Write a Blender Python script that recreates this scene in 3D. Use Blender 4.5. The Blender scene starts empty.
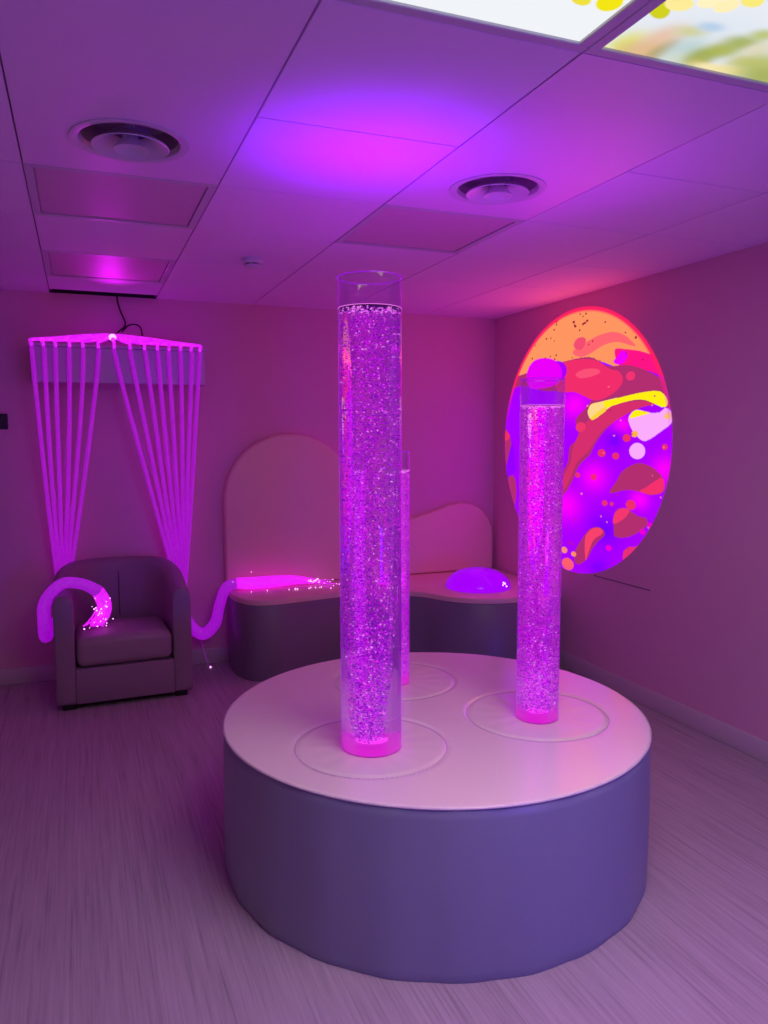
import bpy, bmesh, math, random
import numpy as np
from mathutils import Vector, Matrix
random.seed(11)
rng = np.random.default_rng(5)
scene = bpy.context.scene
C = scene.collection
PI = math.pi

# ------------------------------------------------------------------ room numbers (metres)
EYE = 1.480          # camera height
CEIL = 2.322
WX0, WX1 = -1.45, 2.844
WY0, WY1 = -1.7, 5.025
GX, GY = -0.133, 1.512   # ceiling grid origin
T = 0.6
PLINTH = (1.148, 2.446, 0.741, 0.50)

def lin(c):
    c = [v / 255 for v in c]
    return tuple(v / 12.92 if v <= 0.04045 else ((v + 0.055) / 1.055) ** 2.4 for v in c)

# ------------------------------------------------------------------ materials
def new_mat(name):
    m = bpy.data.materials.new(name); m.use_nodes = True
    nt = m.node_tree; nt.nodes.clear()
    out = nt.nodes.new('ShaderNodeOutputMaterial')
    return m, nt, out

def principled(name, col, rough=0.6, metal=0.0, spec=0.5, noise=None, bump=None, coat=0.0):
    """col linear; noise=(scale, amount) tone variation; bump=(scale, strength, distance)"""
    m, nt, out = new_mat(name)
    b = nt.nodes.new('ShaderNodeBsdfPrincipled')
    b.inputs['Base Color'].default_value = (*col, 1)
    b.inputs['Roughness'].default_value = rough
    b.inputs['Metallic'].default_value = metal
    b.inputs['Specular IOR Level'].default_value = spec
    b.inputs['Coat Weight'].default_value = coat
    b.inputs['Coat Roughness'].default_value = 0.14
    tc = nt.nodes.new('ShaderNodeTexCoord')
    if noise:
        n = nt.nodes.new('ShaderNodeTexNoise'); n.inputs['Scale'].default_value = noise[0]
        n.inputs['Detail'].default_value = 4
        r = nt.nodes.new('ShaderNodeMapRange')
        r.inputs['To Min'].default_value = 1 - noise[1]; r.inputs['To Max'].default_value = 1 + noise[1]
        mx = nt.nodes.new('ShaderNodeVectorMath'); mx.operation = 'SCALE'
        mx.inputs[0].default_value = col
        nt.links.new(tc.outputs['Object'], n.inputs['Vector'])
        nt.links.new(n.outputs['Fac'], r.inputs['Value'])
        nt.links.new(r.outputs['Result'], mx.inputs['Scale'])
        nt.links.new(mx.outputs['Vector'], b.inputs['Base Color'])
    if bump:
        n2 = nt.nodes.new('ShaderNodeTexNoise'); n2.inputs['Scale'].default_value = bump[0]
        n2.inputs['Detail'].default_value = 3
        bp = nt.nodes.new('ShaderNodeBump'); bp.inputs['Strength'].default_value = bump[1]
        bp.inputs['Distance'].default_value = bump[2]
        nt.links.new(tc.outputs['Object'], n2.inputs['Vector'])
        nt.links.new(n2.outputs['Fac'], bp.inputs['Height'])
        nt.links.new(bp.outputs['Normal'], b.inputs['Normal'])
    nt.links.new(b.outputs['BSDF'], out.inputs['Surface'])
    return m

def emitter(name, col, strength=1.0, sample=True, gloss=0.0):
    m, nt, out = new_mat(name)
    e = nt.nodes.new('ShaderNodeEmission')
    e.inputs['Color'].default_value = (*col, 1); e.inputs['Strength'].default_value = strength
    if gloss:
        g = nt.nodes.new('ShaderNodeBsdfGlossy'); g.inputs['Roughness'].default_value = 0.12
        fr = nt.nodes.new('ShaderNodeFresnel'); fr.inputs['IOR'].default_value = 1.45
        mx = nt.nodes.new('ShaderNodeMixShader')
        nt.links.new(fr.outputs['Fac'], mx.inputs['Fac'])
        nt.links.new(e.outputs['Emission'], mx.inputs[1]); nt.links.new(g.outputs['BSDF'], mx.inputs[2])
        nt.links.new(mx.outputs['Shader'], out.inputs['Surface'])
    else:
        nt.links.new(e.outputs['Emission'], out.inputs['Surface'])
    if not sample:
        m.cycles.emission_sampling = 'NONE'
    return m

def attr_emitter(name, strength=1.0):
    """a luminous picture: the colours of the picture come from the mesh's colour attribute"""
    m, nt, out = new_mat(name)
    a = nt.nodes.new('ShaderNodeAttribute'); a.attribute_name = 'picture'
    e = nt.nodes.new('ShaderNodeEmission'); e.inputs['Strength'].default_value = strength
    nt.links.new(a.outputs['Color'], e.inputs['Color'])
    nt.links.new(e.outputs['Emission'], out.inputs['Surface'])
    return m

def fibre_mat(name, lo, hi, strength, scale):
    """side-glowing fibre bundle: knitted sheath over lit strands"""
    m, nt, out = new_mat(name)
    tc = nt.nodes.new('ShaderNodeTexCoord')
    n = nt.nodes.new('ShaderNodeTexNoise'); n.inputs['Scale'].default_value = scale; n.inputs['Detail'].default_value = 3
    rp = nt.nodes.new('ShaderNodeValToRGB')
    rp.color_ramp.elements[0].position = 0.36; rp.color_ramp.elements[0].color = (*lo, 1)
    rp.color_ramp.elements[1].position = 0.66; rp.color_ramp.elements[1].color = (*hi, 1)
    e = nt.nodes.new('ShaderNodeEmission'); e.inputs['Strength'].default_value = strength
    d = nt.nodes.new('ShaderNodeBsdfPrincipled'); d.inputs['Base Color'].default_value = (0.30, 0.22, 0.33, 1)
    d.inputs['Roughness'].default_value = 0.35
    ad = nt.nodes.new('ShaderNodeAddShader')
    L = nt.links.new
    L(tc.outputs['Object'], n.inputs['Vector']); L(n.outputs['Fac'], rp.inputs['Fac']); L(rp.outputs['Color'], e.inputs['Color'])
    L(e.outputs['Emission'], ad.inputs[0]); L(d.outputs['BSDF'], ad.inputs[1]); L(ad.outputs['Shader'], out.inputs['Surface'])
    return m

def floor_mat():
    m, nt, out = new_mat('vinyl_floor')
    L = nt.links.new
    tc = nt.nodes.new('ShaderNodeTexCoord')
    def streak(sx, sy, det):
        mp = nt.nodes.new('ShaderNodeMapping'); mp.inputs['Scale'].default_value = (sx, sy, 1)
        n = nt.nodes.new('ShaderNodeTexNoise'); n.inputs['Scale'].default_value = 1; n.inputs['Detail'].default_value = det
        n.inputs['Roughness'].default_value = 0.65
        L(tc.outputs['Object'], mp.inputs['Vector']); L(mp.outputs['Vector'], n.inputs['Vector'])
        return n
    n1, n2 = streak(95, 2.2, 5), streak(22, 0.9, 3)
    ad = nt.nodes.new('ShaderNodeMath'); ad.operation = 'MULTIPLY_ADD'; ad.inputs[1].default_value = 0.7
    ml = nt.nodes.new('ShaderNodeMath'); ml.operation = 'MULTIPLY'; ml.inputs[1].default_value = 0.3
    L(n2.outputs['Fac'], ml.inputs[0]); L(n1.outputs['Fac'], ad.inputs[0]); L(ml.outputs['Value'], ad.inputs[2])
    rp = nt.nodes.new('ShaderNodeValToRGB')
    e = rp.color_ramp.elements
    e[0].position = 0.32; e[0].color = (0.29, 0.25, 0.24, 1)
    e[1].position = 0.70; e[1].color = (0.56, 0.51, 0.485, 1)
    x = e.new(0.46); x.color = (0.43, 0.385, 0.365, 1)
    L(ad.outputs['Value'], rp.inputs['Fac'])
    b = nt.nodes.new('ShaderNodeBsdfPrincipled'); b.inputs['Roughness'].default_value = 0.5
    b.inputs['Specular IOR Level'].default_value = 0.35
    L(rp.outputs['Color'], b.inputs['Base Color'])
    bp = nt.nodes.new('ShaderNodeBump'); bp.inputs['Strength'].default_value = 0.15; bp.inputs['Distance'].default_value = 0.002
    L(n1.outputs['Fac'], bp.inputs['Height']); L(bp.outputs['Normal'], b.inputs['Normal'])
    L(b.outputs['BSDF'], out.inputs['Surface'])
    return m

def acrylic_mat():
    """clear tube wall: light passes straight; it mirrors the room faintly and has piped LED light put in as a volume glow"""
    m, nt, out = new_mat('clear_acrylic')
    L = nt.links.new
    t = nt.nodes.new('ShaderNodeBsdfTransparent'); t.inputs['Color'].default_value = (0.98, 0.95, 0.99, 1)
    g = nt.nodes.new('ShaderNodeBsdfGlossy'); g.inputs['Roughness'].default_value = 0.03
    fr = nt.nodes.new('ShaderNodeFresnel'); fr.inputs['IOR'].default_value = 1.49
    lim = nt.nodes.new('ShaderNodeMath'); lim.operation = 'MINIMUM'; lim.inputs[1].default_value = 0.22
    mx = nt.nodes.new('ShaderNodeMixShader')
    em = nt.nodes.new('ShaderNodeEmission'); em.inputs['Color'].default_value = (0.42, 0.0, 0.95, 1)
    em.inputs['Strength'].default_value = 7.0
    L(fr.outputs['Fac'], lim.inputs[0]); L(lim.outputs['Value'], mx.inputs['Fac'])
    L(t.outputs['BSDF'], mx.inputs[1]); L(g.outputs['BSDF'], mx.inputs[2])
    L(mx.outputs['Shader'], out.inputs['Surface']); L(em.outputs['Emission'], out.inputs['Volume'])
    m.cycles.emission_sampling = 'NONE'
    return m

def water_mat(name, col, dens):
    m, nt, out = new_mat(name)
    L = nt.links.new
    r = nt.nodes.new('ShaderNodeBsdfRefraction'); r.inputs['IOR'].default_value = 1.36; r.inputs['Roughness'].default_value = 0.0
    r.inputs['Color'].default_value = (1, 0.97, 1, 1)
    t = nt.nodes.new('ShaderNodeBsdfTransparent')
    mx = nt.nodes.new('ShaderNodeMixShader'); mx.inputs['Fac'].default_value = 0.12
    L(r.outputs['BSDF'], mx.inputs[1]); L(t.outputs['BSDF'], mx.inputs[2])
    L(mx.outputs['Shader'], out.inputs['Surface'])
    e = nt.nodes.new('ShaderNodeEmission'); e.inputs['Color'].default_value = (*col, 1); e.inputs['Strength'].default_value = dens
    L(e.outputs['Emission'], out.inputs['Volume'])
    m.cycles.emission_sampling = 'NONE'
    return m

def bubble_mat():
    m, nt, out = new_mat('bubble')
    L = nt.links.new
    g = nt.nodes.new('ShaderNodeNewGeometry')
    rp = nt.nodes.new('ShaderNodeValToRGB')
    e = rp.color_ramp.elements
    e[0].position = 0.0; e[0].color = (0.10, 0.0, 0.30, 1)
    e[1].position = 1.0; e[1].color = (1.3, 0.55, 1.3, 1)
    for p, c in ((0.33, (0.26, 0.0, 0.62, 1)), (0.60, (0.58, 0.0, 0.92, 1)), (0.84, (0.95, 0.01, 1.0, 1)), (0.94, (1.1, 0.12, 1.1, 1))):
        q = e.new(p); q.color = c
    em = nt.nodes.new('ShaderNodeEmission'); em.inputs['Strength'].default_value = 0.8
    d = nt.nodes.new('ShaderNodeBsdfDiffuse'); d.inputs['Color'].default_value = (0.03, 0.02, 0.03, 1)
    ad = nt.nodes.new('ShaderNodeAddShader')
    L(g.outputs['Random Per Island'], rp.inputs['Fac']); L(rp.outputs['Color'], em.inputs['Color'])
    L(em.outputs['Emission'], ad.inputs[0]); L(d.outputs['BSDF'], ad.inputs[1])
    L(ad.outputs['Shader'], out.inputs['Surface'])
    m.cycles.emission_sampling = 'NONE'
    return m

M = {}
M['wall'] = principled('painted_wall', (0.78, 0.45, 0.56), 0.62, noise=(2.0, 0.03), bump=(180, 0.06, 0.002), spec=0.3)
M['ceiling'] = principled('ceiling_tile', (0.88, 0.68, 0.90), 0.75, noise=(3, 0.02), spec=0.2)
M['slot'] = principled('ceiling_slot', (0.24, 0.20, 0.24), 0.8)
M['grid'] = principled('grid_bar', (0.60, 0.58, 0.60), 0.45)
M['plate'] = principled('enamelled_plate', (0.84, 0.66, 0.86), 0.38, spec=0.5)
M['vent'] = principled('vent_enamel', (0.66, 0.64, 0.66), 0.3, spec=0.6)
M['ventdark'] = principled('vent_throat', (0.30, 0.24, 0.30), 0.5)
M['diffuser'] = principled('prismatic_diffuser', (0.68, 0.47, 0.56), 0.5, spec=0.35, bump=(260, 0.08, 0.002))  # pink in the base colour stands in for reddish reflections of the walls
M['floor'] = floor_mat()
M['skirting'] = principled('skirting_gloss', (0.66, 0.60, 0.60), 0.4)
M['vinyl_top'] = principled('cream_vinyl', (0.94, 0.95, 0.72), 0.24, noise=(5, 0.03), bump=(7, 0.08, 0.01), spec=0.6, coat=0.8)
M['vinyl_side'] = principled('grey_vinyl', (0.26, 0.29, 0.34), 0.38, noise=(4, 0.05), bump=(5, 0.12, 0.012), spec=0.45)
M['vinyl_dark'] = principled('slate_vinyl', (0.22, 0.21, 0.225), 0.4, noise=(4, 0.05), bump=(5, 0.10, 0.01))
M['piping'] = principled('seam_piping', (0.62, 0.54, 0.56), 0.35)
M['seam'] = principled('seam_dark', (0.13, 0.10, 0.12), 0.7)  # dark colour of the armchair's back seam
M['cushion_panel'] = principled('beige_vinyl', (0.88, 0.66, 0.50), 0.4, noise=(3, 0.04), bump=(4, 0.08, 0.01))
M['chair'] = principled('taupe_leather', (0.31, 0.22, 0.28), 0.42, noise=(6, 0.05), bump=(120, 0.10, 0.002))
M['chair_seat'] = principled('taupe_leather_seat', (0.36, 0.26, 0.31), 0.4, noise=(6, 0.05), bump=(120, 0.10, 0.002))
M['feet'] = principled('black_plastic', (0.015, 0.013, 0.015), 0.4)
M['white'] = principled('white_plastic', (0.72, 0.70, 0.72), 0.35)
M['box'] = principled('white_laminate', (0.62, 0.58, 0.66), 0.4)
M['black'] = principled('black_rubber', (0.012, 0.01, 0.012), 0.45)
M['acrylic'] = acrylic_mat()
M['rim'] = emitter('lit_acrylic_edge', lin((176, 20, 255)), 0.8, sample=False, gloss=1)  # LED light in the tube edge, put in as the rim's own glow
M['lens'] = emitter('led_lens', (1.0, 0.05, 0.85), 1.1)
M['led'] = emitter('led_base', lin((225, 10, 210)), 1.0, gloss=1)
M['foam'] = emitter('water_line', lin((255, 130, 255)), 1.0, sample=False)
M['bubble'] = bubble_mat()
M['fibre'] = fibre_mat('knitted_fibre', (0.30, 0.0, 0.47), (0.46, 0.0, 0.66), 0.78, 140)
M['fan'] = fibre_mat('fibre_fan', (0.62, 0.0, 0.95), (0.95, 0.02, 1.0), 1.0, 60)
M['tail'] = fibre_mat('fibre_tail', (0.34, 0.0, 0.62), (0.50, 0.0, 0.78), 0.7, 70)
M['tailhot'] = fibre_mat('fibre_tail_lit', (0.70, 0.0, 0.9), (0.95, 0.01, 1.0), 0.95, 70)
M['spark'] = emitter('fibre_tip', (1.0, 0.45, 1.0), 2.2, sample=False)
M['hub'] = emitter('source_lens', (1.0, 0.40, 1.0), 1.6)
M['dome'] = emitter('lit_jelly', lin((168, 0, 255)), 1.0, gloss=1)
M['picture'] = attr_emitter('projected_light', 1.0)
M['skypic'] = attr_emitter('backlit_print', 1.05)

# ------------------------------------------------------------------ object helpers
def link_mesh(name, verts, faces, mat, parent=None, smooth=True, loc=None):
    me = bpy.data.meshes.new(name)
    me.from_pydata([tuple(v) for v in verts], [], [tuple(f) for f in faces])
    me.update()
    if isinstance(mat, (list, tuple)):
        for m in mat: me.materials.append(m)
    else:
        me.materials.append(mat)
    if smooth:
        me.polygons.foreach_set('use_smooth', [True] * len(me.polygons))
    o = bpy.data.objects.new(name, me); C.objects.link(o)
    if parent is not None: o.parent = parent
    if loc: o.location = loc
    return o

def from_bm(name, bm, mat, parent=None, smooth=False, sharp=None):
    me = bpy.data.meshes.new(name); bmesh.ops.recalc_face_normals(bm, faces=bm.faces)
    bm.to_mesh(me); bm.free(); me.materials.append(mat)
    if smooth: me.polygons.foreach_set('use_smooth', [True] * len(me.polygons))
    if sharp: me.set_sharp_from_angle(angle=math.radians(sharp))
    o = bpy.data.objects.new(name, me); C.objects.link(o)
    if parent is not None: o.parent = parent
    return o

def empty(name, loc, label, cat, group=None, rz=0):
    o = bpy.data.objects.new(name, None); C.objects.link(o); o.location = loc; o.rotation_euler = (0, 0, rz)
    o.empty_display_size = 0.05
    tag(o, label, cat, group); return o

def tag(o, label, cat, group=None, kind=None):
    o['label'] = label; o['category'] = cat
    if group: o['group'] = group
    if kind: o['kind'] = kind

def struct(o):
    o['kind'] = 'structure'; return o

def add_box(bm, x0, x1, y0, y1, z0, z1, bev=0.0, seg=2):
    r = bmesh.ops.create_cube(bm, size=1)
    bmesh.ops.scale(bm, vec=(x1 - x0, y1 - y0, z1 - z0), verts=r['verts'])
    bmesh.ops.translate(bm, vec=((x0 + x1) / 2, (y0 + y1) / 2, (z0 + z1) / 2), verts=r['verts'])
    if bev:
        es = list({e for v in r['verts'] for e in v.link_edges})
        bmesh.ops.bevel(bm, geom=es, offset=bev, segments=seg, profile=0.5, affect='EDGES')

def box(name, x0, x1, y0, y1, z0, z1, mat, parent=None, bev=0.0, seg=2):
    bm = bmesh.new(); add_box(bm, x0, x1, y0, y1, z0, z1, bev, seg)
    return from_bm(name, bm, mat, parent, smooth=bev > 0, sharp=40 if bev > 0 else None)

def lathe(name, prof, mat, parent=None, n=64, centre=(0, 0), closed=False, sharp=35, mod=None):
    """prof: list of (r, z); surface of revolution; r=0 ends close it. mod(a) scales the radius."""
    vs, fs, rings = [], [], []
    for r, z in prof:
        if r < 1e-6:
            rings.append([len(vs)]); vs.append((centre[0], centre[1], z))
        else:
            ring = []
            for i in range(n):
                a = 2 * PI * i / n; k = mod(a, z) if mod else 1
                ring.append(len(vs)); vs.append((centre[0] + r * k * math.cos(a), centre[1] + r * k * math.sin(a), z))
            rings.append(ring)
    pairs = list(zip(rings, rings[1:]))
    if closed: pairs.append((rings[-1], rings[0]))
    for a, b in pairs:
        for i in range(n):
            j = (i + 1) % n
            if len(a) == 1 and len(b) == 1: continue
            if len(a) == 1: fs.append((a[0], b[i], b[j]))
            elif len(b) == 1: fs.append((a[i], b[0], a[j]))
            else: fs.append((a[i], b[i], b[j], a[j]))
    o = link_mesh(name, vs, fs, mat, parent)
    bm = bmesh.new(); bm.from_mesh(o.data); bmesh.ops.recalc_face_normals(bm, faces=bm.faces); bm.to_mesh(o.data); bm.free()
    o.data.set_sharp_from_angle(angle=math.radians(sharp))
    return o

def catmull(pts, n=8, closed=False):
    P = [np.array(p, float) for p in pts]; out = []
    m = len(P)
    rng_ = range(m) if closed else range(m - 1)
    for i in rng_:
        if closed: a, b, c, d = P[(i - 1) % m], P[i], P[(i + 1) % m], P[(i + 2) % m]
        else: a, b, c, d = P[max(i - 1, 0)], P[i], P[i + 1], P[min(i + 2, m - 1)]
        for k in range(n):
            t = k / n
            out.append(0.5 * ((2 * b) + (c - a) * t + (2 * a - 5 * b + 4 * c - d) * t * t + (3 * b - a - 3 * c + d) * t ** 3))
    if not closed: out.append(P[-1])
    return out

def tube(name, pts, rad, mat, parent=None, seg=10, sub=6, squash=1.0):
    """swept tube through pts (Catmull-Rom); rad is a number or one radius per given point"""
    if not hasattr(rad, '__len__'): rad = [rad] * len(pts)
    q = catmull([(*p, r) for p, r in zip(pts, rad)], sub)
    vs, fs = [], []
    up = np.array([0.13, 0.27, 0.95])
    prev = None
    for i, p in enumerate(q):
        a, b = q[max(i - 1, 0)][:3], q[min(i + 1, len(q) - 1)][:3]
        t = b - a; t /= max(np.linalg.norm(t), 1e-9)
        if prev is None:
            ref = up if abs(t @ up) < 0.9 else np.array([1.0, 0, 0])
            u = np.cross(t, ref)
        else:
            u = prev - t * (prev @ t)
        u /= np.linalg.norm(u); prev = u; w = np.cross(t, u)
        for k in range(seg):
            an = 2 * PI * k / seg
            vs.append(p[:3] + max(p[3], 1e-4) * (math.cos(an) * u + math.sin(an) * w * squash))
    n = len(q)
    for i in range(n - 1):
        for k in range(seg):
            j = (k + 1) % seg
            fs.append((i * seg + k, i * seg + j, (i + 1) * seg + j, (i + 1) * seg + k))
    fs.append(tuple(range(seg - 1, -1, -1))); fs.append(tuple((n - 1) * seg + k for k in range(seg)))
    return link_mesh(name, vs, fs, mat, parent)

def ring(name, c, R, r, z, mat, parent=None, n=96, m=8):
    vs, fs = [], []
    for i in range(n):
        a = 2 * PI * i / n
        for k in range(m):
            b = 2 * PI * k / m
            vs.append((c[0] + (R + r * math.cos(b)) * math.cos(a), c[1] + (R + r * math.cos(b)) * math.sin(a), z + r * math.sin(b)))
    for i in range(n):
        for k in range(m):
            fs.append((i * m + k, ((i + 1) % n) * m + k, ((i + 1) % n) * m + (k + 1) % m, i * m + (k + 1) % m))
    return link_mesh(name, vs, fs, mat, parent)

def slab(name, outline, z0, z1, mat, parent=None, bev=0.02, seg=3, sharp=50):
    """vertical extrusion of a plan outline with rounded top edge"""
    bm = bmesh.new()
    bot = [bm.verts.new((p[0], p[1], z0)) for p in outline]
    f = bm.faces.new(bot)
    r = bmesh.ops.extrude_face_region(bm, geom=[f])
    top = [v for v in r['geom'] if isinstance(v, bmesh.types.BMVert)]
    bmesh.ops.translate(bm, vec=(0, 0, z1 - z0), verts=top)
    if bev:
        ts = set(top)
        es = [e for e in bm.edges if e.verts[0] in ts and e.verts[1] in ts]
        bmesh.ops.bevel(bm, geom=es, offset=bev, segments=seg, profile=0.5, affect='EDGES')
    return from_bm(name, bm, mat, parent, smooth=True, sharp=sharp)

def upright_panel(name, outline, y0, y1, mat, parent=None, bev=0.02):
    """an outline in x,z extruded along y: y0 is the front face, its rim rounded"""
    bm = bmesh.new()
    back = [bm.verts.new((p[0], y1, p[1])) for p in outline]
    f = bm.faces.new(back)
    r = bmesh.ops.extrude_face_region(bm, geom=[f])
    fr = [v for v in r['geom'] if isinstance(v, bmesh.types.BMVert)]
    bmesh.ops.translate(bm, vec=(0, y0 - y1, 0), verts=fr)
    ts = set(fr)
    es = [e for e in bm.edges if e.verts[0] in ts and e.verts[1] in ts]
    bmesh.ops.bevel(bm, geom=es, offset=bev, segments=4, profile=0.5, affect='EDGES')
    return from_bm(name, bm, mat, parent, smooth=True, sharp=50)

def blobs(name, pts, rad, mat, parent=None, sub=1):
    """many small balls as one mesh (bubbles, fibre tips)"""
    bm = bmesh.new(); bmesh.ops.create_icosphere(bm, subdivisions=sub, radius=1)
    bv = np.array([v.co[:] for v in bm.verts]); bf = np.array([[v.index for v in f.verts] for f in bm.faces]); bm.free()
    pts = np.asarray(pts, float); rad = np.asarray(rad, float)
    n, k = len(pts), len(bv)
    V = (pts[:, None, :] + bv[None] * rad[:, None, None]).reshape(-1, 3)
    F = (bf[None] + (np.arange(n) * k)[:, None, None]).reshape(-1, 3)
    me = bpy.data.meshes.new(name)
    me.vertices.add(len(V)); me.vertices.foreach_set('co', V.astype(np.float32).ravel())
    me.loops.add(F.size); me.loops.foreach_set('vertex_index', F.astype(np.int32).ravel())
    me.polygons.add(len(F)); me.polygons.foreach_set('loop_start', np.arange(0, F.size, 3, dtype=np.int32))
    me.update(calc_edges=True); me.materials.append(mat)
    me.polygons.foreach_set('use_smooth', [True] * len(F))
    o = bpy.data.objects.new(name, me); C.objects.link(o)
    if parent is not None: o.parent = parent
    return o

def tip_parts(name, pts, rad, parent):
    """single lit fibre ends, each a part of its own"""
    proto = blobs(name, [(0, 0, 0)], [1.0], M['spark'], parent, sub=1)
    for i, (p, r) in enumerate(zip(pts, rad)):
        o = proto if i == 0 else proto.copy()
        if i: C.objects.link(o)
        o.location = p; o.scale = (r, r, r)

def set_picture(o, cols):
    at = o.data.color_attributes.new('picture', 'FLOAT_COLOR', 'POINT')
    c = np.ones((len(cols), 4), np.float32); c[:, :3] = cols
    at.data.foreach_set('color', c.ravel())

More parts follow.
